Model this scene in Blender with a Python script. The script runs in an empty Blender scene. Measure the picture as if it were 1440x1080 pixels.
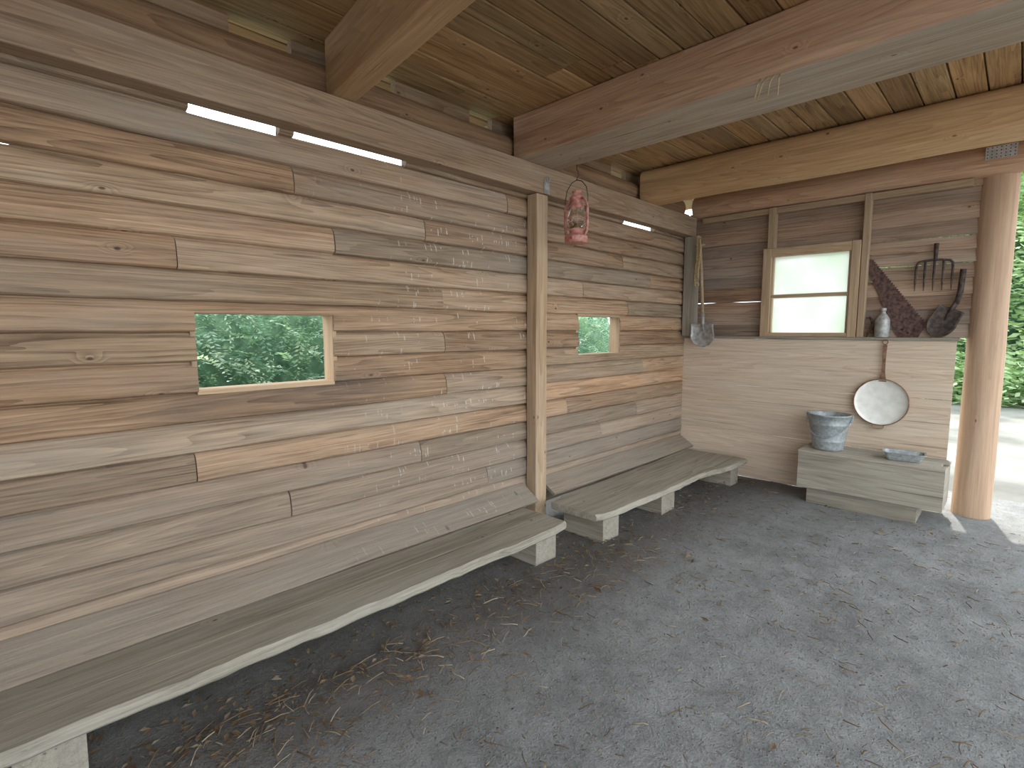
import bpy, math, random
import numpy as np
from mathutils import Vector, Matrix, noise
random.seed(7); np.random.seed(7)
R=random.random
def U(a,b): return a+(b-a)*R()
scene=bpy.context.scene

# ------------------------------------------------------------------ materials
class NT:
    def __init__(s,name):
        s.mat=bpy.data.materials.new(name); s.mat.use_nodes=True
        s.nt=s.mat.node_tree; s.nt.nodes.clear()
        s.out=s.nt.nodes.new('ShaderNodeOutputMaterial')
    def n(s,t,**kw):
        x=s.nt.nodes.new(t)
        for k,v in kw.items(): setattr(x,k,v)
        return x
    def l(s,a,b): s.nt.links.new(a,b)
    def setin(s,node,key,val):
        if isinstance(val,bpy.types.NodeSocket): s.l(val,node.inputs[key])
        else: node.inputs[key].default_value=val
    def math(s,op,a,b=0.0,c=None,clamp=False):
        x=s.n('ShaderNodeMath',operation=op); x.use_clamp=clamp
        s.setin(x,0,a); s.setin(x,1,b)
        if c is not None: s.setin(x,2,c)
        return x.outputs[0]
    def mix(s,f,a,b,bt='MIX'):
        x=s.n('ShaderNodeMix',data_type='RGBA',blend_type=bt)
        s.setin(x,0,f)
        for k,v in ((6,a),(7,b)):
            if not isinstance(v,bpy.types.NodeSocket): v=(v[0],v[1],v[2],1)
            s.setin(x,k,v)
        return x.outputs[2]
    def noise(s,vec,scale,detail=3,rough=.55,dist=0):
        x=s.n('ShaderNodeTexNoise'); x.inputs['Scale'].default_value=scale
        x.inputs['Detail'].default_value=detail; x.inputs['Roughness'].default_value=rough
        x.inputs['Distortion'].default_value=dist
        if vec: s.l(vec,x.inputs['Vector'])
        return x.outputs['Fac']
    def vmul(s,vec,v):
        x=s.n('ShaderNodeVectorMath',operation='MULTIPLY'); s.l(vec,x.inputs[0]); x.inputs[1].default_value=v
        return x.outputs[0]
    def mr(s,v,a,b,c=0.,d=1.,smooth=False):
        x=s.n('ShaderNodeMapRange'); x.clamp=True
        if smooth: x.interpolation_type='SMOOTHSTEP'
        s.setin(x,0,v); 
        for i,q in enumerate((a,b,c,d)): x.inputs[i+1].default_value=q
        return x.outputs[0]
    def bsdf(s,col,rough=.8,metal=0.,bump=None,bstr=.3,bdist=.01,spec=.3):
        p=s.n('ShaderNodeBsdfPrincipled')
        if not isinstance(col,bpy.types.NodeSocket): col=(col[0],col[1],col[2],1)
        s.setin(p,'Base Color',col); s.setin(p,'Roughness',rough); s.setin(p,'Metallic',metal)
        p.inputs['Specular IOR Level'].default_value=spec
        if bump is not None:
            b=s.n('ShaderNodeBump'); b.inputs['Strength'].default_value=bstr; b.inputs['Distance'].default_value=bdist
            s.l(bump,b.inputs['Height']); s.l(b.outputs[0],p.inputs['Normal'])
        s.l(p.outputs[0],s.out.inputs[0]); return p

def wood(name,dark,light,grey,ring=9.,greyamt=.6,knots=.72,droppings=False,bstr=.35,contrast=1.,stretch=.28):
    t=NT(name)
    A=t.n('ShaderNodeAttribute',attribute_name='wp').outputs['Vector']
    C=t.n('ShaderNodeAttribute',attribute_name='wc').outputs['Vector']
    sc=t.n('ShaderNodeSeparateXYZ'); t.l(C,sc.inputs[0]); cb,cg,ch=sc.outputs
    sa=t.n('ShaderNodeSeparateXYZ'); t.l(A,sa.inputs[0])
    c12=t.math('ADD',sa.outputs[1],sa.outputs[2])
    cv=t.n('ShaderNodeCombineXYZ'); t.l(sa.outputs[0],cv.inputs[0]); t.l(c12,cv.inputs[1])
    vo=t.n('ShaderNodeTexVoronoi',voronoi_dimensions='2D'); vo.inputs['Scale'].default_value=4.
    t.l(t.vmul(cv.outputs[0],(.7,1.3,1)),vo.inputs['Vector'])
    vs=t.n('ShaderNodeSeparateColor'); t.l(vo.outputs['Color'],vs.inputs[0])
    gate=t.math('GREATER_THAN',vs.outputs[0],knots if knots else 2.)
    halo=t.math('MULTIPLY',t.mr(vo.outputs['Distance'],0,.2,1,0,True),gate)
    knot=t.math('MULTIPLY',t.mr(vo.outputs['Distance'],.018,.045,1,0,True),gate)
    base=t.noise(t.vmul(A,(stretch,6.5,6.5)),1.,1.5,.4)
    ph=t.math('ADD',base,t.math('MULTIPLY',halo,.10))
    ph=t.math('ADD',ph,t.math('MULTIPLY',t.noise(t.vmul(A,(2.5,30,30)),1.,2),.03))
    rg=t.math('FRACT',t.math('MULTIPLY',ph,ring*2.4))
    rg=t.math('POWER',rg,1.7)
    fib=t.noise(t.vmul(A,(4,140,140)),1.,4,.65)
    fib2=t.noise(t.vmul(A,(1.6,38,38)),1.,4,.6)
    blot=t.noise(t.vmul(A,(1.0,5,5)),1.,5,.65)
    fine=t.noise(A,60.,3)
    g=t.math('MULTIPLY_ADD',rg,-.34*contrast,t.math('MULTIPLY_ADD',fib,.9,.0))
    g=t.math('ADD',g,t.math('MULTIPLY_ADD',fib2,1.1,-.38))
    g=t.math('ADD',g,t.math('MULTIPLY_ADD',blot,1.0*contrast,-.44*contrast),clamp=True)
    col=t.mix(g,dark,light)
    warm=t.mix(ch,(1.07,.95,.84),(.95,1.01,1.01))
    col=t.mix(1.,col,warm,'MULTIPLY')
    gf=t.math('MULTIPLY',t.math('MULTIPLY_ADD',cg,1.2,t.mr(blot,.4,.75,-.25,.55)),greyamt,clamp=True)
    gcol=t.mix(t.math('MULTIPLY',t.math('ADD',fib,fib2),.5),(grey[0]*.38,grey[1]*.37,grey[2]*.36),(grey[0]*1.35,grey[1]*1.35,grey[2]*1.35))
    col=t.mix(gf,col,gcol)
    # drying checks: thin dark cracks along the grain
    ck=t.noise(t.vmul(A,(.9,55,55)),1.,2,.5)
    col=t.mix(t.mr(ck,.68,.74,0,.6),col,(dark[0]*.35,dark[1]*.35,dark[2]*.35))
    col=t.mix(t.math('MULTIPLY',knot,.8),col,(dark[0]*.35,dark[1]*.3,dark[2]*.3))
    bri=t.n('ShaderNodeCombineColor')
    bb=t.math('MULTIPLY_ADD',cb,.8,.55)
    for i in range(3): t.l(bb,bri.inputs[i])
    col=t.mix(1.,col,bri.outputs[0],'MULTIPLY')
    if droppings:
        P=t.n('ShaderNodeNewGeometry').outputs['Position']
        sp=t.n('ShaderNodeSeparateXYZ'); t.l(P,sp.inputs[0])
        cc=t.n('ShaderNodeCombineXYZ'); t.l(t.math('MULTIPLY',sp.outputs[1],38.),cc.inputs[0]); t.l(t.math('MULTIPLY_ADD',t.noise(P,30,2),1.5,t.math('MULTIPLY',sp.outputs[2],11.)),cc.inputs[1])
        v2=t.n('ShaderNodeTexVoronoi',voronoi_dimensions='2D'); v2.inputs['Scale'].default_value=1.; t.l(cc.outputs[0],v2.inputs['Vector'])
        s2=t.n('ShaderNodeSeparateColor'); t.l(v2.outputs['Color'],s2.inputs[0])
        m=t.math('MULTIPLY',t.mr(v2.outputs['Distance'],.09,.2,1,0),t.math('GREATER_THAN',s2.outputs[1],.68))
        reg=t.math('MULTIPLY',t.mr(sp.outputs[1],1.1,2.1),t.mr(sp.outputs[1],2.9,3.1,1,0))
        cl=t.mr(t.noise(P,3.2,2),.48,.54)
        m=t.math('MULTIPLY',t.math('MULTIPLY',m,reg),cl)
        col=t.mix(t.math('MULTIPLY',m,.7),col,(.64,.61,.56))
        # weathered grey patch under the opening, where rain blows in
        dy=t.math('MULTIPLY',t.math('SUBTRACT',sp.outputs[1],1.15),1.3)
        dz=t.math('MULTIPLY',t.math('SUBTRACT',sp.outputs[2],1.15),8.)
        dd=t.math('ADD',t.math('MULTIPLY',dy,dy),t.math('MULTIPLY',dz,dz))
        w=t.math('MULTIPLY',t.mr(dd,.05,1.2,1,0,True),t.mr(blot,.35,.6,.2,1.))
        col=t.mix(t.math('MULTIPLY',w,.8),col,(.065,.06,.06))
        # darker, greyer foot of the wall from splash and dust
        ft=t.math('MULTIPLY',t.mr(t.math('MULTIPLY_ADD',blot,.5,sp.outputs[2]),.55,1.25,1,0,True),.4)
        col=t.mix(ft,col,gcol)
    h=t.math('ADD',t.math('MULTIPLY',fib,.6),t.math('MULTIPLY',fib2,.5))
    h=t.math('ADD',h,t.math('MULTIPLY',fine,.2))
    t.bsdf(col,.78,0,h,bstr,.006,.25)
    return t.mat

M_wall=wood('weathered_cedar_siding',(.105,.062,.037),(.57,.38,.245),(.32,.285,.24),9,.8,.8,True,.7)
M_back=wood('weathered_back_siding',(.11,.064,.044),(.52,.355,.25),(.34,.30,.26),9,.8,.8,False,.5)
M_beam=wood('red_fir_beam',(.27,.140,.088),(.60,.385,.26),(.36,.33,.28),11,.5,.7,False,.3)
M_beam2=wood('orange_fir_beam',(.34,.195,.095),(.64,.42,.235),(.43,.36,.26),12,.3,.75,False,.2)
M_plate=wood('brown_plate_timber',(.13,.075,.045),(.42,.28,.18),(.30,.26,.21),9,.65,.72,False,.4)
M_ceil=wood('ceiling_board_wood',(.12,.064,.028),(.46,.29,.14),(.24,.185,.12),9,.4,.6)
M_log=wood('peeled_log_wood',(.32,.20,.135),(.56,.39,.275),(.40,.34,.28),4,.35,.7,False,.15,.6,.2)
M_ply=wood('pale_plywood',(.46,.335,.25),(.84,.68,.54),(.60,.54,.46),10,.5,0,False,.15,.8)
M_bench=wood('grey_bench_wood',(.14,.122,.098),(.44,.395,.325),(.38,.36,.31),7,.8,.75,False,.5)
M_pale=wood('pale_frame_wood',(.30,.20,.12),(.58,.43,.28),(.42,.37,.30),8,.4,0,False,.25)
M_post=wood('post_wood',(.26,.17,.10),(.54,.39,.26),(.42,.37,.30),8,.55,.7,False,.3)

def simple(name,c1,c2,scale=12,rough=.6,metal=0.,bstr=.2,detail=4,lo=.35,hi=.65):
    t=NT(name); tc=t.n('ShaderNodeTexCoord').outputs['Object']
    n=t.noise(tc,scale,detail); col=t.mix(t.mr(n,lo,hi),c1,c2)
    t.bsdf(col,rough,metal,n,bstr,.004,.4); return t.mat
M_rust=simple('rusty_iron',(.05,.030,.027),(.17,.095,.08),40,.75,.3)
M_rustdark=simple('dark_iron',(.03,.025,.023),(.10,.07,.058),30,.7,.3)
M_lant=simple('faded_red_enamel',(.42,.12,.09),(.60,.32,.27),35,.55,.0)
M_panrust=simple('copper_brown_iron',(.16,.085,.05),(.34,.19,.12),30,.6,.3)
M_brass=simple('old_brass',(.40,.30,.16),(.55,.43,.25),30,.45,.5)
M_enamel=simple('pale_worn_pan_metal',(.78,.78,.72),(.92,.92,.87),14,.5,.0,.08,8)
M_grey=simple('grey_painted_metal',(.24,.24,.235),(.46,.455,.44),25,.5,.3)
M_rope=simple('rope_fibre',(.34,.24,.11),(.52,.4,.22),60,.9)
M_nail=simple('zinc_plate',(.42,.43,.45),(.6,.6,.62),30,.5,.4)
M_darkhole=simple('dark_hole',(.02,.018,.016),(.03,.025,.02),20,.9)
def galv():
    t=NT('galvanized_steel'); tc=t.n('ShaderNodeTexCoord').outputs['Object']
    v=t.n('ShaderNodeTexVoronoi'); v.inputs['Scale'].default_value=60; t.l(tc,v.inputs[0])
    s=t.n('ShaderNodeSeparateColor'); t.l(v.outputs['Color'],s.inputs[0])
    f=t.math('MULTIPLY_ADD',s.outputs[0],.35,t.math('MULTIPLY',t.noise(tc,14,6,.7),.7))
    col=t.mix(f,(.14,.17,.18),(.52,.56,.57)); t.bsdf(col,.5,.35,f,.08,.002,.5); return t.mat
M_galv=galv()
def glass():
    t=NT('clear_glass'); p=t.bsdf((.95,.97,.95),.08); p.inputs['Transmission Weight'].default_value=1.; p.inputs['IOR'].default_value=1.2
    return t.mat
M_glass=glass()
def frosted():
    t=NT('frosted_pane'); tc=t.n('ShaderNodeTexCoord').outputs['Object']
    n=t.noise(tc,2.2,3)
    d=t.n('ShaderNodeBsdfDiffuse'); d.inputs[0].default_value=(.8,.83,.8,1)
    tr=t.n('ShaderNodeBsdfTranslucent'); t.l(t.mix(t.mr(n,.35,.65),(.80,.86,.77),(.93,.93,.92)),tr.inputs[0])
    m=t.n('ShaderNodeMixShader'); m.inputs[0].default_value=.85; t.l(d.outputs[0],m.inputs[1]); t.l(tr.outputs[0],m.inputs[2])
    t.l(m.outputs[0],t.out.inputs[0]); return t.mat
M_frost=frosted()
def leaf(name,c1,c2,c3):
    t=NT(name); a=t.n('ShaderNodeAttribute',attribute_name='wc').outputs['Vector']
    s=t.n('ShaderNodeSeparateXYZ'); t.l(a,s.inputs[0])
    col=t.mix(s.outputs[0],c1,c2); col=t.mix(t.math('POWER',s.outputs[1],4.),col,c3)
    d=t.n('ShaderNodeBsdfDiffuse'); t.l(col,d.inputs[0])
    tr=t.n('ShaderNodeBsdfTranslucent'); t.l(t.mix(1.,col,(1.1,1.2,.8),'MULTIPLY'),tr.inputs[0])
    m=t.n('ShaderNodeMixShader'); m.inputs[0].default_value=.4; t.l(d.outputs[0],m.inputs[1]); t.l(tr.outputs[0],m.inputs[2])
    t.l(m.outputs[0],t.out.inputs[0]); return t.mat
M_leaf=leaf('shrub_leaves',(.06,.14,.095),(.19,.32,.22),(.50,.60,.50))
M_leaf2=leaf('tree_leaves',(.20,.33,.15),(.46,.60,.34),(.68,.78,.55))
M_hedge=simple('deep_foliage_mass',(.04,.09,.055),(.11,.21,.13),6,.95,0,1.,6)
M_litter=leaf('litter',(.13,.08,.05),(.30,.20,.12),(.50,.42,.33))
def dirt():
    t=NT('grey_packed_dirt'); P=t.n('ShaderNodeNewGeometry').outputs['Position']
    n1=t.noise(P,1.1,6,.62); n2=t.noise(P,14,6,.7); n3=t.noise(P,90,4,.7); n4=t.noise(P,4.5,5,.65)
    v=t.n('ShaderNodeTexVoronoi'); v.inputs['Scale'].default_value=70; t.l(P,v.inputs[0])
    vs=t.n('ShaderNodeSeparateColor'); t.l(v.outputs['Color'],vs.inputs[0])
    peb=t.math('MULTIPLY',t.mr(v.outputs['Distance'],.1,.35,1,0),t.math('GREATER_THAN',vs.outputs[0],.8))
    f=t.math('ADD',t.math('MULTIPLY',n1,.55),t.math('ADD',t.math('MULTIPLY',n2,.4),t.math('MULTIPLY',n3,.35)))
    f=t.math('ADD',f,t.math('MULTIPLY_ADD',n4,.5,-.25))
    col=t.mix(t.mr(f,.36,.92),(.100,.101,.101),(.325,.333,.332))
    col=t.mix(t.math('MULTIPLY',peb,.5),col,(.42,.42,.41))
    col=t.mix(t.math('MULTIPLY',t.mr(t.noise(P,38,3),.60,.68),.5),col,(.08,.070,.060))
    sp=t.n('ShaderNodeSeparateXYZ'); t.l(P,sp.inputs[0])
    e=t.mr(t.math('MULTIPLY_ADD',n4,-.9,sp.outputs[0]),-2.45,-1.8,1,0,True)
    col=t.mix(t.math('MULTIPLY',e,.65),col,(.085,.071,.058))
    h=t.math('ADD',t.math('MULTIPLY',n2,.8),t.math('ADD',t.math('MULTIPLY',n3,.4),t.math('MULTIPLY',peb,.3)))
    t.bsdf(col,.95,0,h,.9,.03,.15); return t.mat
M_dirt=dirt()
M_ground=simple('sunlit_gravel_ground',(.10,.10,.09),(.24,.24,.22),.8,.95,0,.3,8)

# ------------------------------------------------------------------ mesh builder
class MB:
    def __init__(s): s.v=[];s.f=[];s.m=[];s.s=[];s.wp=[];s.wc=[]
    def add(s,vs,fs,mat=0,smooth=False,wp=None,wc=(.5,.3,.5),M=None):
        o=len(s.v)
        s.wp+= [tuple(p) for p in (wp if wp is not None else vs)]
        if M is not None: vs=[M@Vector(p) for p in vs]
        s.v+=[tuple(p) for p in vs]; s.wc+=[wc]*len(vs)
        for f in fs: s.f.append(tuple(i+o for i in f)); s.m.append(mat); s.s.append(smooth)
    def build(s,name,mats,bevel=0,parent=None):
        me=bpy.data.meshes.new(name); me.from_pydata(s.v,[],s.f)
        for m in mats: me.materials.append(m)
        me.polygons.foreach_set('material_index',s.m); me.polygons.foreach_set('use_smooth',s.s)
        a=me.attributes.new('wp','FLOAT_VECTOR','POINT'); a.data.foreach_set('vector',np.array(s.wp,dtype=np.float32).ravel())
        a=me.attributes.new('wc','FLOAT_VECTOR','POINT'); a.data.foreach_set('vector',np.array(s.wc,dtype=np.float32).ravel())
        me.update()
        ob=bpy.data.objects.new(name,me); scene.collection.objects.link(ob)
        if bevel:
            b=ob.modifiers.new('b','BEVEL'); b.width=bevel; b.segments=2; b.limit_method='ANGLE'
        return ob
def rrect(w,h,r,n=2):
    pts=[]
    for cx,cy,a0 in ((w/2-r,h/2-r,0),(-w/2+r,h/2-r,90),(-w/2+r,-h/2+r,180),(w/2-r,-h/2+r,270)):
        for i in range(n+1):
            a=math.radians(a0+90*i/n); pts.append((cx+r*math.cos(a),cy+r*math.sin(a)))
    return pts
def circ(r,n=24): return [(r*math.cos(2*math.pi*i/n),r*math.sin(2*math.pi*i/n)) for i in range(n)]
def rwc(b0=.25,b1=.8,g0=.1,g1=.5): return (U(b0,b1),U(g0,g1),R())
def timber(mb,p0,p1,prof,segs=1,amp=0,wav=0,up=(0,0,1),mat=0,wc=None,off=None,smooth=False,taper=None,freq=4,absu=False,ptamp=None):
    p0=Vector(p0);p1=Vector(p1);a=(p1-p0).normalized();up=Vector(up)
    s=a.cross(up).normalized(); u=s.cross(a).normalized()
    if off is None: off=(U(0,50),U(0,50),U(0,50))
    if wc is None: wc=rwc()
    L=(p1-p0).length; base=p0.dot(a); vs=[];wp=[]; n=len(prof)
    for j in range(segs+1):
        t=j/segs; c=p0+a*(L*t); al=base+L*t; k=1 if taper is None else 1+(taper-1)*t
        ws=wav*noise.noise(Vector((al*1.1,off[0],3.1))); wu=wav*noise.noise(Vector((al*1.1,off[1],9.7)))
        for ps,pu in prof:
            d=amp*noise.noise(Vector((al*freq+off[0],ps*6+off[1],pu*6)))
            d2=amp*noise.noise(Vector((al*freq+off[0]+31,ps*6+off[1],pu*6)))
            vs.append(c+s*(ps*k+ws+d)+u*(pu*k+wu+d2)); wp.append((al+off[0],ps+off[1],pu+off[2]))
    fs=[]
    for j in range(segs):
        for i in range(n):
            i2=(i+1)%n; fs.append((j*n+i,j*n+i2,(j+1)*n+i2,(j+1)*n+i))
    mb.add(vs,fs,mat,smooth,wp,wc)
    # end caps
    for j,rev in ((0,True),(segs,False)):
        ring=vs[j*n:(j+1)*n]; w=wp[j*n:(j+1)*n]
        idx=list(range(n)); 
        if rev: idx=idx[::-1]
        mb.add(ring,[tuple(idx)],mat,False,[(q[0]*0.02+q[1],q[1],q[2]) for q in w],(wc[0]*.8,min(1,wc[1]+.2),wc[2]))
def box(mb,x0,x1,y0,y1,z0,z1,axis='x',mat=0,r=.004,segs=1,amp=0,wav=0,wc=None,off=None):
    cx,cy,cz=(x0+x1)/2,(y0+y1)/2,(z0+z1)/2; dx,dy,dz=abs(x1-x0),abs(y1-y0),abs(z1-z0)
    if axis=='x': timber(mb,(x0,cy,cz),(x1,cy,cz),rrect(dy,dz,r,1),segs,amp,wav,(0,0,1),mat,wc,off)
    if axis=='y': timber(mb,(cx,y0,cz),(cx,y1,cz),rrect(dx,dz,r,1),segs,amp,wav,(0,0,1),mat,wc,off)
    if axis=='z': timber(mb,(cx,cy,z0),(cx,cy,z1),rrect(dx,dy,r,1),segs,amp,wav,(0,1,0),mat,wc,off)
def lathe(mb,prof,M=None,seg=32,mat=0,smooth=True):
    vs=[];fs=[]
    for r,z in prof:
        for i in range(seg):
            a=2*math.pi*i/seg; vs.append((r*math.cos(a),r*math.sin(a),z))
    for j in range(len(prof)-1):
        for i in range(seg):
            i2=(i+1)%seg; fs.append((j*seg+i,j*seg+i2,(j+1)*seg+i2,(j+1)*seg+i))
    mb.add(vs,fs,mat,smooth,M=M)
def tube(mb,pts,r,seg=8,mat=0,M=None,closed=False):
    pts=[Vector(p) for p in pts]; n=len(pts); vs=[];fs=[]
    ref=Vector((.123,.31,.94)).normalized(); rs=r if isinstance(r,(list,tuple)) else [r]*n
    for j,p in enumerate(pts):
        a=(pts[(j+1)%n] if (closed or j<n-1) else p)-(pts[j-1] if (closed or j>0) else p); a.normalize()
        s=a.cross(ref)
        if s.length<1e-3: s=a.cross(Vector((1,0,0)))
        s.normalize(); ref2=s.cross(a).normalized(); ref=ref2
        for i in range(seg):
            an=2*math.pi*i/seg; vs.append(p+s*(rs[j]*math.cos(an))+ref2*(rs[j]*math.sin(an)))
    for j in range(n if closed else n-1):
        k=(j+1)%n
        for i in range(seg):
            i2=(i+1)%seg; fs.append((j*seg+i,j*seg+i2,k*seg+i2,k*seg+i))
    if not closed: fs.append(tuple(range(seg))[::-1]); fs.append(tuple((n-1)*seg+i for i in range(seg)))
    mb.add(vs,fs,mat,True,M=M)
def arc(c,r,a0,a1,n,plane='xz',rz=None):
    o=[]; rz=rz or r
    for i in range(n+1):
        a=math.radians(a0+(a1-a0)*i/n); x=r*math.cos(a); y=rz*math.sin(a)
        o.append((c[0]+x,c[1],c[2]+y) if plane=='xz' else ((c[0],c[1]+x,c[2]+y) if plane=='yz' else (c[0]+x,c[1]+y,c[2])))
    return o
def plate(mb,poly,y0,y1,mat=0):  # polygon in x,z extruded in y
    n=len(poly); vs=[(x,y0,z) for x,z in poly]+[(x,y1,z) for x,z in poly]
    fs=[tuple(range(n)),tuple(range(2*n-1,n-1,-1))]+[(i,i+n,(i+1)%n+n,(i+1)%n) for i in range(n)]
    mb.add(vs,fs,mat,False)
def loft(mb,loops,mat=0,smooth=False,cap0=False,cap1=False,M=None):
    n=len(loops[0]); vs=[p for l in loops for p in l]; fs=[]
    for j in range(len(loops)-1):
        for i in range(n):
            i2=(i+1)%n; fs.append((j*n+i,j*n+i2,(j+1)*n+i2,(j+1)*n+i))
    if cap0: fs.append(tuple(range(n))[::-1])
    if cap1: fs.append(tuple((len(loops)-1)*n+i for i in range(n)))
    mb.add(vs,fs,mat,smooth,M=M)

XW=-2.68; YB=5.45; ZC=2.95; XR=1.05
# ------------------------------------------------------------------ floor
def grid(name,x0,x1,y0,y1,nx,ny,amp,z,mat,f=1.5):
    vs=[];fs=[]
    for j in range(ny+1):
        for i in range(nx+1):
            x=x0+(x1-x0)*i/nx;y=y0+(y1-y0)*j/ny
            vs.append((x,y,z+amp*noise.noise(Vector((x*f,y*f,.3)))+amp*.4*noise.noise(Vector((x*f*4,y*f*4,7.3)))))
    for j in range(ny):
        for i in range(nx):
            a=j*(nx+1)+i; fs.append((a,a+1,a+nx+2,a+nx+1))
    mb=MB(); mb.add(vs,fs,0,True); return mb.build(name,[mat])
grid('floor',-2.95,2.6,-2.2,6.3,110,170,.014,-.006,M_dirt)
grid('outdoor_ground',-30,30,-25,45,60,70,.05,-.09,M_ground,.4)

# ------------------------------------------------------------------ left wall
H=.137
W1=(.715,1.375,1.222,1.575); W2=(3.55,4.18,1.285,1.61)
# daylight slits (missing strips of siding) : y0,y1,z0,z1
SL=[(.74,1.13,2.440,2.62),(1.20,1.86,2.453,2.62),(4.2,4.75,2.454,2.62),(-1.6,.16,2.164,2.171)]
joints={-8:[2.5],-7:[1.107,3.9],-6:[1.93,4.5],-5:[.685,3.4],-4:[2.9],-3:[2.14,4.6],-2:[3.0],-1:[2.13],0:[2.95],1:[2.12,4.3],2:[.66,3.6],3:[1.397,4.7],4:[1.99,4.2],5:[1.19,3.5],6:[2.7],7:[]}
mb=MB()
def board_profile(zb,zt,z0,z1,dx):
    # slightly crowned siding: rounded lower lip, receding upper edge
    ctrl=[(0.,-.006),(.028,.010),(.07,.0185),(.22,.0225),(.50,.019),(.75,.0125),(.86,.0065),(.93,-.001),(.965,-.010),(1.,-.014)]
    def xf(z):
        t=(z-z0)/H
        return dx+float(np.interp(t,[c[0] for c in ctrl],[c[1] for c in ctrl]))
    zz=[z0+c[0]*H for c in ctrl]
    lo=[z for z in zz if zb+1e-5<z<zt-1e-5]
    P=[(dx-.026,zb),(xf(zb),zb)]+[(xf(z),z) for z in lo]+[(xf(zt),zt),(dx-.026,zt)]
    return P
for k in range(-10,9):
    z0=1.487+H*k; 
    if z0<.0: continue
    js=[-1.6]+joints.get(k,[])+[5.56]
    for a,b in zip(js[:-1],js[1:]):
        z1=z0+H+.014; 
        low=max(0,min(1,(.95-z0)/.9)); hi=max(0,min(1,(z0-1.9)/.5))
        wc=(U(.25,.80)-.13*hi+.05*low,U(.0,.48)+.35*low,R()*(1-.5*hi))
        off=(U(0,50),U(0,50),U(0,50)); dx=U(-.002,.003)
        cuts=[(a+.002,b-.002,z0,z1)]
        for w in [W1,W2]+SL:
            new=[]
            for (ya,yb,zb,zt) in cuts:
                if yb<=w[0] or ya>=w[1] or zt<=w[2] or zb>=w[3]: new.append((ya,yb,zb,zt)); continue
                if ya<w[0]: new.append((ya,w[0],zb,zt))
                if yb>w[1]: new.append((w[1],yb,zb,zt))
                m0=max(ya,w[0]);m1=min(yb,w[1])
                if zb<w[2]-.016: new.append((m0,m1,zb,w[2]))
                if zt>w[3]+.016: new.append((m0,m1,w[3],zt))
            cuts=new
        for (ya,yb,zb,zt) in cuts:
            timber(mb,(XW,ya,0),(XW,yb,0),board_profile(zb,zt,z0,z1,dx),max(1,int((yb-ya)/.08)),.0030,.005,(0,0,1),0,wc,off,freq=6)
mb.build('wall_left',[M_wall])
# sloped sill board along the foot of the wall
mb=MB()
for ya,yb in ((-1.6,2.86),(3.05,5.40)):
    timber(mb,(-2.575,ya,.29),(-2.575,yb,.29),[(-.075,.055),(-.085,.02),(.075,-.065),(.088,-.05)],30,.004,.008,mat=0,wc=(.42,.65,.7))
mb.build('trim_1',[M_wall])

# ------------------------------------------------------------------ window openings
def opening(name,w):
    mb=MB(); d0=XW-.10; d1=XW+.006
    box(mb,d0,d1,w[0]-.002,w[1]+.002,w[2]-.02,w[2]+.003,'y',1,.002)     # sill
    box(mb,d0,d1,w[0]-.002,w[1]+.002,w[3]-.003,w[3]+.02,'y',0,.002)
    box(mb,d0,d1,w[0]-.02,w[0]+.003,w[2],w[3],'z',0,.002)
    box(mb,d0,d1,w[1]-.003,w[1]+.02,w[2],w[3],'z',0,.002)
    return mb.build(name,[M_pale,M_pale])
opening('window_1',W1); opening('window_2',W2)

# ------------------------------------------------------------------ back wall
mb=MB()
# lower wide boards
for z0,z1,q in ((0.0,.457,.0),(.460,.929,.003),(.932,1.405,.001)):
    box(mb,-2.66,-.375,YB-q,YB+.02,z0,z1,'x',1,.002,16,.001,.001,(U(.45,.65),U(.1,.5),.6+.3*R()))
box(mb,-2.66,-.36,YB-.014,YB+.105,1.405,1.43,'x',2,.003,12,.002,.002,(.4,.5,.5))
# upper siding, with the rear window cut out
z=1.43
while z<2.62:
    h=U(.105,.14)
    spans=[(-2.68,-.28,z)]
    if z<2.262:
        spans=[(-2.68,-1.80,z),(-1.12,-.28,z)]
        if z+h>2.262: spans.append((-1.82,-1.10,2.262))
    for a,b,zz0 in spans:
        hh=z+h-zz0
        ov=random.choice([.010,.009,.008,.003,.001])
        if hh<.03: ov=.01
        timber(mb,(a,YB+.10,zz0+hh/2),(b,YB+.10,zz0+hh/2),[( .0,-hh/2),(.016,-hh/2),(.020,-hh/2+.006),(.006,hh/2-.008),(.002,hh/2+ov),(-.008,hh/2+ov),(-.010,-hh/2)],22,.005,.004,wc=(U(.25,.85),U(.1,.6),R()*.8),freq=3.5)
    z+=h
mb.build('wall_back',[M_back,M_ply,M_bench])
mb=MB()  # studs
box(mb,-1.84,-1.775,YB+.0,YB+.07,2.275,2.655,'z',0,.004,6,.002,0,(.35,.5,.4))
box(mb,-1.06,-1.01,YB+.0,YB+.07,1.432,2.655,'z',0,.004,8,.002,0,(.35,.5,.4))
box(mb,-2.50,-.36,YB+.01,YB+.07,2.60,2.655,'x',0,.004,8,.002,0,(.35,.5,.4))
mb.build('trim_2',[M_pale])
mb=MB()  # rear window
f=YB+.0
box(mb,-1.875,-1.795,f,f+.10,1.431,2.272,'z',0,.004,5,.001,0,(.5,.3,.5))
box(mb,-1.135,-1.065,f,f+.10,1.431,2.272,'z',0,.004,5,.001,0,(.5,.3,.5))
box(mb,-1.795,-1.135,f,f+.10,2.19,2.272,'x',0,.004,5,.001,0,(.5,.3,.5))
box(mb,-1.795,-1.135,f,f+.10,1.431,1.468,'x',0,.004,5,.001,0,(.5,.3,.5))
box(mb,-1.795,-1.135,f+.02,f+.06,1.80,1.832,'x',0,.003,5,.001,0,(.5,.3,.5))
box(mb,-1.795,-1.775,f+.02,f+.06,1.468,2.19,'z',0,.003)
box(mb,-1.155,-1.135,f+.02,f+.06,1.468,2.19,'z',0,.003)
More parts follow.
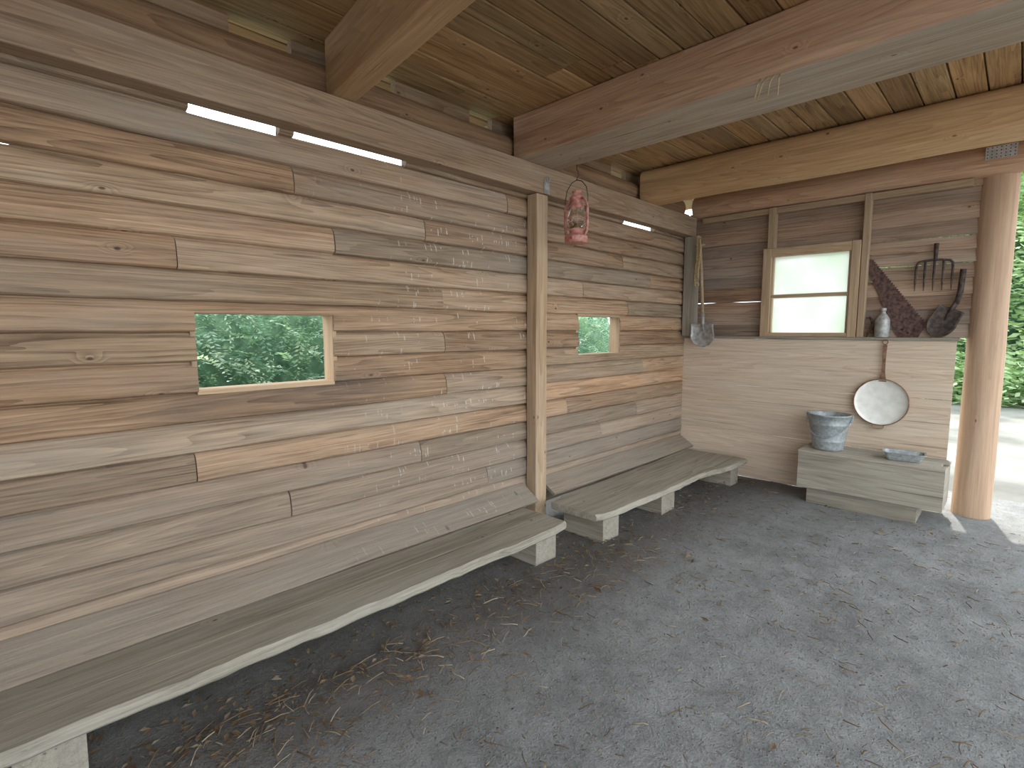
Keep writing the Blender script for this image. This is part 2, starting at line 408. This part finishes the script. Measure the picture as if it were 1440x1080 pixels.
plate(mb,[(-1.79,1.46),(-1.14,1.46),(-1.14,2.2),(-1.79,2.2)],f+.045,f+.048,1)
mb.build('window_3',[M_pale,M_frost])
# unseen wall behind the viewer, added to darken the lower left
mb=MB()
for k in range(20):
    z0=.03+k*.147
    timber(mb,(-2.68,-1.66,z0+.07),(.2,-1.66,z0+.07),[(-.012,-.07),(.012,-.07),(.004,.078),(-.004,.078)],24,.003,.004,wc=rwc())
mb.build('unseen_shade_wall',[M_back])

# ------------------------------------------------------------------ ceiling
mb=MB(); x=-3.25
while x<XR:
    w=U(.135,.165)
    js=[-1.75,U(-.5,1.0),U(2.2,3.4),6.25] if R()<.6 else [-1.75,U(1.2,1.7),6.25]
    for a,b in zip(js[:-1],js[1:]):
        box(mb,x+.003,x+w-.005,a,b-.003,ZC,ZC+.024,'y',0,.004,12,.0015,.003,(U(.1,.85),U(0,.4),R()))
    x+=w
box(mb,-3.3,XR+.1,-1.78,6.3,ZC+.03,ZC+.06,'y',0,.004,2)
mb.build('ceiling',[M_ceil])

# ------------------------------------------------------------------ beams
def beam(name,p0,p1,w,h,r,mat,wc,amp=.004,wav=.006,n=4,mats=None):
    mb=MB(); timber(mb,p0,p1,rrect(w,h,r,n),34,amp,wav,mat=0,wc=wc,smooth=False,freq=1.5)
    if mats:  # lower face takes the greyer second material
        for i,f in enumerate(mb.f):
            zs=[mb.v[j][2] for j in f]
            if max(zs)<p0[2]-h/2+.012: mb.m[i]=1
    return mb.build(name,mats or [mat])
zb=2.66; hb=ZC-zb; zm=(zb+ZC)/2
beam('ceiling_beam',(-2.62,1.425,zm),(1.0,.986,zm),.13,hb,.01,M_beam2,(.34,.4,.4))
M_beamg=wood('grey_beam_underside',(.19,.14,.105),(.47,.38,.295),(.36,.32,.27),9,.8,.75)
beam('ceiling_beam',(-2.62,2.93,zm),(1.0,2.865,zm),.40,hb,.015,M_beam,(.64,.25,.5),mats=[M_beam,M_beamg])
mb=MB(); timber(mb,(-2.62,4.53,zm),(1.0,4.55,zm),rrect(.28,hb,.07,5),34,.006,.012,mat=0,wc=(.62,.05,.6),smooth=True,freq=1.5); mb.build('ceiling_beam',[M_beam2])
beam('wall_plate_beam',(-2.605,-1.6,2.563),(-2.605,5.42,2.563),.11,.193,.008,M_plate,(.6,.35,.6),.003,.005,2)
def log(name,p0,p1,r,mat,wc,up=(0,0,1),taper=None,amp=.008,wav=.012,segs=40):
    mb=MB(); timber(mb,p0,p1,circ(r,28),segs,amp,wav,up,0,wc,None,True,taper,1.5); return mb.build(name,[mat])
log('log_beam',(-2.745,-1.6,2.765),(-2.745,5.37,2.765),.095,M_plate,(.40,.1,.1))
log('log_beam',(-2.60,5.515,2.775),(1.0,5.515,2.775),.118,M_beam,(.75,.05,.7))
log('log_post',(-.205,5.60,-.02),(-.215,5.60,2.66),.125,M_log,(.56,.1,.6),(0,1,0),.93)
# blocking above the side log (leaves daylight gaps)
mb=MB(); y=-1.6
while y<5.4:
    L=U(.3,.7); g=U(.12,.3)
    box(mb,-2.80,-2.755,y,min(y+L,5.4),2.855,ZC,'y',0,.003,4,.001); y+=L+g
mb.build('trim_3',[M_plate])

# posts
mb=MB(); timber(mb,(-2.602,2.957,-.01),(-2.602,2.957,2.462),rrect(.098,.122,.008,2),20,.002,.003,(0,1,0),0,(.62,.25,.5),(3,7,2))
mb.build('wooden_post',[M_post])
mb=MB(); timber(mb,(-2.575,5.395,1.432),(-2.575,5.395,2.462),rrect(.14,.075,.006,2),8,.002,.002,(0,1,0),0,(.5,.6,.5))
mb.build('wooden_post',[M_bench])
# side posts that carry the open side of the roof
for yy in (-1.3,2.86,5.52):
    log('log_post',(.86,yy,-.05),(.86,yy,2.65),.12,M_log,(.5,.2,.3),(0,1,0))

# small metal bracket on post top
mb=MB()
plate(mb,[(-.03,0),(.03,0),(.03,.09),(.015,.11),(-.015,.11),(-.03,.09)],0,.004,0)
tube(mb,arc((0,-.012,.10),.018,0,360,12)[:-1],.004,6,0,closed=True)
for v in range(len(mb.v)):
    x,y,z=mb.v[v]; mb.v[v]=(-2.543+(-y),2.99+x,2.47+z)
mb.build('metal_bracket',[M_grey])

# ------------------------------------------------------------------ benches
def bench(name,pts,z,th,feet,segs=40,bri=.5):
    mb=MB(); vs=[];wp=[];off=U(0,9)
    ys=np.linspace(pts[0][0],pts[-1][0],segs+1)
    for y in ys:
        xb=np.interp(y,[p[0] for p in pts],[p[1] for p in pts]); xf=np.interp(y,[p[0] for p in pts],[p[2] for p in pts])
        d=.012*noise.noise(Vector((y*3,off,1)))+.010*noise.noise(Vector((y*11,off,4))); dz=.004*noise.noise(Vector((y*2,off,8)))
        q=.006*noise.noise(Vector((y*14,2,2)))
        loop=[(xb,z-th),(xf+d-.014,z-th+q),(xf+d-.002,z-th+.012),(xf+d+q,z-.014),(xf+d-.014,z-abs(q)),( (xb+xf)/2+.002,z+.001),((xb+xf)/2,z-.003),((xb+xf)/2-.002,z+.001),(xb,z)]
        for i,(a,b) in enumerate(loop):
            vs.append((a,y,b+dz)); wp.append((y+off,a*1.0,b))
    n=9; fs=[]
    for j in range(segs):
        for i in range(n): fs.append((j*n+i,(j+1)*n+i,(j+1)*n+(i+1)%n,j*n+(i+1)%n))
    fs.append(tuple(range(n))); fs.append(tuple(segs*n+i for i in range(n))[::-1])
    mb.add(vs,fs,0,False,wp,(bri,.35,.6))
    for (x0,x1,y0,y1) in feet:
        box(mb,x0,x1,y0,y1,-.012,z-th+.001,'x',0,.008,5,.004,.0,(.45,.3,.4))
    return mb.build(name,[M_bench,M_pale])
bench('bench',[(-1.0,-2.49,-2.10),(0,-2.49,-2.10),(1.5,-2.48,-2.07),(2.45,-2.475,-2.06),(2.67,-2.47,-2.08)],.235,.055,
      [(-2.45,-2.13,2.42,2.62),(-2.45,-2.15,.0,.18)],60,.5)
bench('bench',[(2.93,-2.43,-2.02),(3.0,-2.45,-1.99),(3.8,-2.47,-1.95),(4.45,-2.47,-1.96),(4.9,-2.50,-1.88),(5.28,-2.50,-1.87)],.225,.05,
      [(-2.38,-2.03,3.02,3.22),(-2.36,-2.02,3.84,4.06),(-2.4,-1.93,5.02,5.2)],40,.62)

# ------------------------------------------------------------------ wooden box
mb=MB(); 
box(mb,-1.345,-.345,5.005,5.03,.125,.432,'x',0,.003,12,.003,.003,(.65,.45,.5))       # front apron
box(mb,-1.27,-.50,5.03,5.055,-.01,.16,'x',0,.003,8,.002,.003,(.4,.5,.5))          # lower kick board
box(mb,-.37,-.345,5.03,5.41,.125,.432,'y',0,.003,4,.001,0,(.45,.5,.4))             # right side
box(mb,-1.345,-1.32,5.03,5.41,.125,.432,'y',0,.003,4,.001,0,(.45,.5,.4))
box(mb,-.525,-.50,5.055,5.40,-.01,.16,'y',0,.003,4,.001,0,(.4,.5,.4))
box(mb,-1.27,-1.245,5.055,5.40,-.01,.16,'y',0,.003,4,.001,0,(.4,.5,.4))
for a,b,q in ((5.0,5.14,.005),(5.143,5.275,-.03),(5.278,5.42,.01)):
    box(mb,-1.35,-.35+q,a,b,.432,.452,'x',0,.003,10,.0015,.002,(U(.6,.8),.6,R()))
mb.build('wooden_box',[M_bench])

# ------------------------------------------------------------------ bucket
mb=MB(); T=Matrix.Translation((-1.17,5.21,.453))
lathe(mb,[(0,.012),(.112,.012),(.112,0),(.118,0),(.120,.02),(.128,.075),(.131,.08),(.129,.086),(.150,.22),(.154,.225),(.152,.232),(.162,.300),(.169,.303),(.170,.309),(.165,.314),(.158,.309),(.148,.23),(.128,.09),(.112,.03),(0,.03)],T,48,0)
for sx in (-1,1):
    plate(mb,[(-1.17+sx*.150,.70),(-1.17+sx*.175,.70),(-1.17+sx*.180,.765),(-1.17+sx*.150,.765)],5.195,5.225,0)
pts=[(-1.17+.172*math.cos(a),5.21-.175*math.sin(a)*.93,.735-.16*math.sin(a)) for a in np.linspace(0,math.pi,20)]
tube(mb,pts,.0035,6,0)
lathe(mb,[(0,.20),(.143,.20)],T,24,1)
mb.build('galvanized_bucket',[M_galv,M_darkhole])

# ------------------------------------------------------------------ rectangular tin
mb=MB(); c=Vector((-.62,5.17,.455)); rot=Matrix.Rotation(math.radians(8),4,'Z')
def rl(w,d,r,z): return [(p[0],p[1],z) for p in rrect(w,d,r,4)]
loft(mb,[rl(.215,.11,.02,0),rl(.262,.155,.03,.058),rl(.285,.178,.035,.062),rl(.285,.178,.035,.066),rl(.258,.151,.03,.062),rl(.211,.106,.02,.004)],0,False,True,True,Matrix.Translation(c)@rot)
mb.build('baking_tin',[M_galv])

# ------------------------------------------------------------------ hanging pan
YP=YB-.010
mb=MB(); M=Matrix.Translation((-.838,YP-.002,.878))@Matrix.Rotation(math.radians(90),4,'X')
lathe(mb,[(0,.006),(.175,.006),(.187,.014),(.193,.034)],M,56,0)
lathe(mb,[(.193,.034),(.195,.040),(.200,.040),(.202,.034),(.195,.012),(.180,0),(0,0)],M,56,1)
yy=YP-.018
loft(mb,[[(-.838+sx*w,yy+sy*.004,z) for sx,sy in ((-1,-1),(1,-1),(1,1),(-1,1))] for w,z in ((.028,1.055),(.020,1.09),(.013,1.14),(.012,1.22),(.015,1.32),(.017,1.36),(.010,1.375))],1,False,True,True)
for q in (1.065,1.085): tube(mb,[(-.838,yy-.006,q),(-.838,yy+.004,q)],.006,8,1)
tube(mb,arc((-.838,yy,1.392),.019,0,360,16)[:-1],.004,6,1,closed=True)
tube(mb,[(-.838,YP+.002,1.403),(-.838,yy-.012,1.404)],.004,6,1)
tube(mb,[(-.89,yy+.0,.690),(-.885,yy-.004,.655),(-.87,yy-.006,.648),(-.82,yy-.006,.648),(-.805,yy-.004,.655),(-.80,yy,.688)],.005,8,2)
mb.build('frying_pan',[M_enamel,M_panrust,M_brass])

# ------------------------------------------------------------------ ledge flask
mb=MB(); T=Matrix.Translation((-.875,YB+.018,1.431))
lathe(mb,[(0,0),(.050,0),(.054,.006),(.054,.145),(.050,.152),(.050,.156),(.046,.165),(.028,.195),(.020,.205),(.019,.225),(.023,.226),(.023,.245),(.018,.250),(0,.250)],T,32,0)
lathe(mb,[(.0545,.05),(.0555,.052),(.0555,.056),(.0545,.058)],T,32,0)
mb.build('metal_flask',[M_grey])

# ------------------------------------------------------------------ saw
mb=MB(); b=Vector((-.590,1.545)); n=30; poly=[(-.775,1.433),(-1.045,2.075),(-1.035,2.105),(-.995,2.105)]
a=Vector((-.993,2.10)); d=(b-a); perp=Vector((-d.y,d.x)).normalized()
for i in range(n):
    p=a+d*(i/n); q=a+d*((i+.5)/n); poly.append((p.x,p.y)); poly.append((q.x+perp.x*.012,q.y+perp.y*.012))
poly+= [(b.x,b.y),(-.60,1.50),(-.63,1.433)]
plate(mb,poly[::-1],YB+.072,YB+.075,0)
for px,pz in ((-.70,1.47),(-.66,1.50),(-.74,1.50)): tube(mb,[(px,YB+.068,pz),(px,YB+.076,pz)],.009,10,1)
tube(mb,[(-1.02,YB+.068,2.085),(-1.02,YB+.076,2.085)],.006,8,1)
mb.build('handsaw',[M_rust,M_rustdark])

# ------------------------------------------------------------------ garden fork head
mb=MB(); y=YB+.05; cx=-.555
xs=[-.675,-.617,-.558,-.500,-.442]
tube(mb,[(cx,y,2.19),(cx,y,2.10),(cx,y,2.055)],[.016,.014,.012],10)
arcp=[(-.675,y,2.00),(-.672,y,2.03),(-.655,y,2.05),(-.60,y,2.058),(-.558,y,2.06),(-.52,y,2.058),(-.462,y,2.05),(-.445,y,2.03),(-.442,y,2.00)]
tube(mb,arcp,.009,8)
for i,x in enumerate(xs):
    z0=2.0 if i in(0,4) else 2.057
    tube(mb,[(x,y,z0),(x,y-.006,1.95),(x,y-.008,1.87),(x,y-.004,1.81)],[.009,.0085,.007,.002],8)
tube(mb,[(cx,y+.04,2.13),(cx,y-.02,2.135)],.004,6)
mb.build('garden_fork',[M_rustdark])

# ------------------------------------------------------------------ shovels
def blade(mb,M,w,h,curv,mat,nose=.5):
    nx,ny=10,12; front=[];
    for j in range(ny+1):
        t=j/ny
        ww=w/2*(1-.08*(1-t)) if t<nose else w/2*math.sqrt(max(0,1-((t-nose)/(1-nose))**2))
        ww=max(ww,.004)
        for i in range(nx+1):
            s=i/nx*2-1; front.append((s*ww,-curv*(s*s)*(ww/(w/2)),-t*h))
    N=len(front); back=[(x,y+.004,z) for x,y,z in front]; fs=[]
    for j in range(ny):
        for i in range(nx):
            a=j*(nx+1)+i; fs.append((a,a+nx+1,a+nx+2,a+1)); fs.append((N+a,N+a+1,N+a+nx+2,N+a+nx+1))
    for j in range(ny):
        for i in (0,nx):
            a=j*(nx+1)+i; fs.append((a,a+nx+1,N+a+nx+1,N+a))
    for i in range(nx):
        for j in (0,ny):
            a=j*(nx+1)+i; fs.append((a,a+1,N+a+1,N+a))
    mb.add(front+back,fs,mat,True,M=M)
mb=MB()
M=Matrix.Translation((-2.40,5.33,1.565))@Matrix.Rotation(math.radians(-4),4,'Y')
blade(mb,M,.25,.25,.028,0)
tube(mb,[(0,0,-.09),(0,-.004,.0),(0,0,.10)],[.006,.017,.019],10,0,M)
tube(mb,[(0,0,.10),(0,0,.5),(0,-.004,.80)],[.016,.016,.016],10,1,M)
tube(mb,[(-.05,-.004,.80),(.05,-.004,.80)],.015,10,1,M)
mb.build('shovel',[M_grey,M_post])
mb=MB()
M=Matrix.Translation((-.425,YB+.045,1.665))@Matrix.Rotation(math.radians(24),4,'Y')
blade(mb,M,.19,.25,.02,0,.45)
tube(mb,[(0,0,-.10),(0,-.006,.0),(0,0,.06)],[.005,.014,.016],10,0,M)
tube(mb,[(-.40,YB+.045,1.70),(-.382,YB+.04,1.80),(-.375,YB+.035,1.97)],[.017,.02,.02],10,0)
tube(mb,[(-.425,YB+.045,1.66),(-.40,YB+.045,1.71)],[.016,.017],10,0)
mb.build('shovel',[M_rustdark])

# tongs
mb=MB(); y=YB+.05
tube(mb,[(-.93-0,y,1.435),(-.945,y,1.50),(-.955,y,1.56),(-.975,y,1.60),(-1.0,y,1.60)] ,[.006,.007,.008,.007,.005],8)
tube(mb,[(-.985,y-.012,1.435),(-.96,y-.012,1.49),(-.948,y-.012,1.54),(-.955,y-.012,1.585),(-.975,y-.012,1.61)],[.006,.007,.008,.007,.005],8)
tube(mb,[(-.950,y+.01,1.525),(-.950,y-.022,1.525)],.009,8)
mb.build('iron_tongs',[M_rust])

# rope
mb=MB()
def strand(x0,y0,zt,zb,ph,r=.006,tw=.008):
    pts=[]
    for i in range(60):
        t=i/59; a=t*40+ph
        pts.append((x0+tw*math.cos(a)+.008*math.sin(t*5),y0+tw*math.sin(a),zt+(zb-zt)*t))
    tube(mb,pts,r,6)
for p in (0,2.1,4.2): strand(-2.475,5.29,2.45,1.95,p)
for p in (0,2.1,4.2): strand(-2.445,5.285,2.42,2.02,p+1,.005,.006)
tube(mb,arc((-2.462,5.288,1.955),.02,0,360,12)[:-1],.008,6,closed=True)
tube(mb,[(-2.46,5.35,2.44),(-2.46,5.27,2.45)],.006,6)
mb.build('rope',[M_rope])

# perforated nail plate on log
mb=MB(); yf=5.388
plate(mb,[(-.30,2.755),(-.125,2.755),(-.125,2.845),(-.30,2.845)],yf,yf+.004,0)
for i in range(7):
    for j in range(4):
        tube(mb,[(-.288+i*.025,yf-.002,2.765+j*.023),(-.288+i*.025,yf+.002,2.765+j*.023)],.004,6,1)
mb.build('nail_plate',[M_nail,M_darkhole])

# ------------------------------------------------------------------ lantern
mb=MB(); T=Matrix.Translation((-2.36,3.10,2.115))
lathe(mb,[(0,0),(.075,0),(.082,.006),(.083,.040),(.078,.052),(.055,.060),(.048,.064),(.046,.085),(.055,.092),(.055,.100),(.03,.104),(0,.104)],T,36,0)
lathe(mb,[(.040,.104),(.052,.125),(.062,.155),(.062,.185),(.050,.225),(.040,.245)],T,32,1)
lathe(mb,[(.037,.104),(.049,.125),(.059,.155),(.059,.185),(.047,.225),(.037,.245)],T,32,1)
lathe(mb,[(.014,.104),(.016,.125),(.010,.135),(0,.138)],T,16,2)
lathe(mb,[(.050,.240),(.056,.246),(.052,.262),(.038,.275),(.036,.300),(.048,.306),(.050,.318),(.030,.338),(.026,.352),(.034,.356),(.034,.364),(0,.372)],T,32,0)
for s in (-1,1):
    tube(mb,[(s*.070,0,.05),(s*.092,0,.075),(s*.098,0,.12),(s*.098,0,.22),(s*.092,0,.27),(s*.070,0,.300),(s*.035,0,.312)],.010,10,0,T)
for k in range(2):
    a=k*math.pi/2+.78
    pts=[(.057*math.cos(a),.057*math.sin(a),.11),(.070*math.cos(a),.070*math.sin(a),.17),(.052*math.cos(a),.052*math.sin(a),.245)]
    tube(mb,pts,.0025,5,0,T); tube(mb,[(-p[0],-p[1],p[2]) for p in pts],.0025,5,0,T)
tube(mb,[(.067*math.cos(t),.067*math.sin(t),.17) for t in np.linspace(0,2*math.pi,25)[:-1]],.0025,5,0,T,True)
tube(mb,[(.03,-.07,.03),(.03,-.088,.03)],.014,12,0,T)
tube(mb,[(-.098,0,.25),(-.10,0,.31),(-.085,0,.38),(-.045,0,.425),(0,0,.44),(.045,0,.425),(.085,0,.38),(.10,0,.31),(.098,0,.25)],.003,6,3,T)
tube(mb,[(0,0,.435),(.004,0,.455),(.016,0,.47),(.012,0,.495),(0,0,.51),(0,0,.545)],.0035,6,3,T)
mb.build('hurricane_lantern',[M_lant,M_glass,M_brass,M_rustdark])
# splinter hanging off beam
mb=MB()
for q in range(4):
    x=-.98+q*.03; tube(mb,[(x,2.70,2.675),(x+U(-.02,.02),2.68,2.64),(x+U(-.04,.04),2.69,2.60-U(0,.04))],.003,5)
mb.build('wood_splinters',[M_rope])

# ------------------------------------------------------------------ litter
mb=MB()
def ok(x,y):
    return not (-1.38<x<0 and 4.97<y) and x<.7
def lf(x,y,s,z=.008):
    if not ok(x,y): return
    a=U(0,6.28); M=Matrix.Translation((x,y,z+U(0,.006)))@Matrix.Rotation(a,4,'Z')@Matrix.Rotation(U(-.35,.35),4,'X')
    w=s*U(.3,.5)
    vs=[(-s/2,0,0),(-s*.1,-w/2,.004),(s*.5,0,.002),(-s*.1,w/2,.004),(0,0,-.001)]
    mb.add(vs,[(0,1,4),(1,2,4),(2,3,4),(3,0,4)],0,True,None,(R(),R()*.9,0),M)
def twig(x,y,L):
    if not ok(x,y): return
    a=U(0,3.14); p=[]; 
    for i in range(4): p.append((x+math.cos(a+.12*math.sin(i))*L*i/3,y+math.sin(a+.12*math.sin(i))*L*i/3,.010+U(0,.004)))
    o=len(mb.v); tube(mb,p,U(.0012,.0026),5)
    c=(R(),R(),0)
    for i in range(o,len(mb.v)): mb.wc[i]=c
for _ in range(1100):
    y=U(-.3,5.3); lf(-2.02+abs(random.gauss(0,.19))-U(0,.4),y,U(.012,.05),.006)
for _ in range(1100): lf(U(-2.0,.7),U(.2,5.4),U(.005,.018),.004)
for _ in range(18): lf(U(-1.9,.3),U(.8,5.0),U(.05,.085))
for _ in range(1100): twig(U(-2.1,.7),U(.3,5.3),U(.015,.08))
for _ in range(350): twig(U(-2.1,-1.6),U(.2,3.2),U(.03,.12))
for _ in range(160): lf(U(-2.2,-.4),U(5.0,5.4) if R()<.5 else U(2.7,3.3),U(.02,.04))
mb.build('leaf_litter',[M_litter])

# ------------------------------------------------------------------ foliage outdoors
def foliage(name,boxes,nspray,leaflets,ls,mat,parent=None):
    V=[];F=[];C=[]
    rng=np.random.default_rng(len(name)*13)
    for (x0,x1,y0,y1,z0,z1),frac in boxes:
        for _ in range(int(nspray*frac)):
            c=np.array([rng.uniform(x0,x1),rng.uniform(y0,y1),rng.uniform(z0,z1)])
            d=rng.normal(size=3); d[2]=d[2]*.5-.3; d/=np.linalg.norm(d)
            s=np.cross(d,[0,0,1]); s/=np.linalg.norm(s)+1e-6; up=np.cross(s,d)
            L=ls*leaflets*.28; col=(rng.random(),rng.random(),0)
            for i in range(leaflets):
                t=i/leaflets; b=c+d*L*t-np.array([0,0,1])*L*.35*t*t
                sd=1 if i%2 else -1
                dirn=d*.55+s*sd*.8+rng.normal(size=3)*.15; dirn/=np.linalg.norm(dirn)
                wv=np.cross(dirn,up+rng.normal(size=3)*.3); wv/=np.linalg.norm(wv)+1e-6
                l=ls*(1-.5*t); o=len(V)
                V+= [b,b+dirn*l*.45+wv*l*.2,b+dirn*l,b+dirn*l*.45-wv*l*.2]; F.append((o,o+1,o+2,o+3)); C+=[col]*4
    me=bpy.data.meshes.new(name); me.from_pydata([tuple(v) for v in V],[],F); me.materials.append(mat)
    a=me.attributes.new('wc','FLOAT_VECTOR','POINT'); a.data.foreach_set('vector',np.array(C,dtype=np.float32).ravel())
    ob=bpy.data.objects.new(name,me); scene.collection.objects.link(ob)
    if parent: ob.parent=parent
    return ob
def mass(name,c,rad,parent):
    mb=MB(); nu,nv=28,18; vs=[];fs=[]
    for j in range(nv+1):
        for i in range(nu):
            th=math.pi*j/nv; ph=2*math.pi*i/nu
            n=Vector((math.sin(th)*math.cos(ph),math.sin(th)*math.sin(ph),math.cos(th)))
            k=1+.25*noise.noise(n*3+Vector(c))+.1*noise.noise(n*9)
            vs.append((c[0]+n.x*rad[0]*k,c[1]+n.y*rad[1]*k,c[2]+n.z*rad[2]*k))
    for j in range(nv):
        for i in range(nu): fs.append((j*nu+i,(j+1)*nu+i,(j+1)*nu+(i+1)%nu,j*nu+(i+1)%nu))
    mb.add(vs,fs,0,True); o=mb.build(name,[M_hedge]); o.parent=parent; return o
def emp(n): 
    e=bpy.data.objects.new(n,None); scene.collection.objects.link(e); return e
e=emp('shrub_hedge')
foliage('leaves',[((-6.0,-4.9,.2,4.6,-.1,2.6),.5),((-6.4,-4.9,4.6,9.8,-.1,2.6),.5)],3200,18,.075,M_leaf,e)
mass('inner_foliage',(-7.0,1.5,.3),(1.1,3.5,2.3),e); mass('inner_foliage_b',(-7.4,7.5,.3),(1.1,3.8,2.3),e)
e=emp('broadleaf_trees')
foliage('canopy_leaves',[((-3.5,4,15.5,19,.4,7),.85),((-2.5,3,14.6,15.8,-.1,1.0),.15)],3200,12,.26,M_leaf2,e)
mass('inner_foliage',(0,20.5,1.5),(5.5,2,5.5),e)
for i,(x,y) in enumerate(((-1.6,17),(.5,18),(2.4,16.5))):
    o=log('trunk_%d'%i,(x,y,-.2),(x+U(-.3,.3),y,6),.16,M_plate,(.2,.4,.2),(0,1,0)); o.parent=e

# ------------------------------------------------------------------ light
w=bpy.data.worlds.new('w'); scene.world=w; w.use_nodes=True
bg=w.node_tree.nodes['Background']; bg.inputs[0].default_value=(.88,.95,1.0,1); bg.inputs[1].default_value=3.9
sun=bpy.data.lights.new('sun','SUN'); sun.energy=7; sun.angle=.02; sun.color=(1,.95,.86)
so=bpy.data.objects.new('sun',sun); scene.collection.objects.link(so)
d=Vector((-.10,.42,1.0)).normalized(); so.rotation_euler=d.to_track_quat('Z','Y').to_euler(); so.location=(0,0,8)
scene.view_settings.view_transform='Standard'
scene.view_settings.exposure=0.12
scene.view_settings.gamma=1.06

# ------------------------------------------------------------------ camera
cam=bpy.data.cameras.new('camera'); co=bpy.data.objects.new('camera',cam); scene.collection.objects.link(co)
cam.sensor_width=36; cam.lens=740/1440*36; cam.clip_start=.02
co.location=(0,0,1.5); co.rotation_euler=(math.radians(90-5.94),0,math.radians(44.06))
scene.camera=co
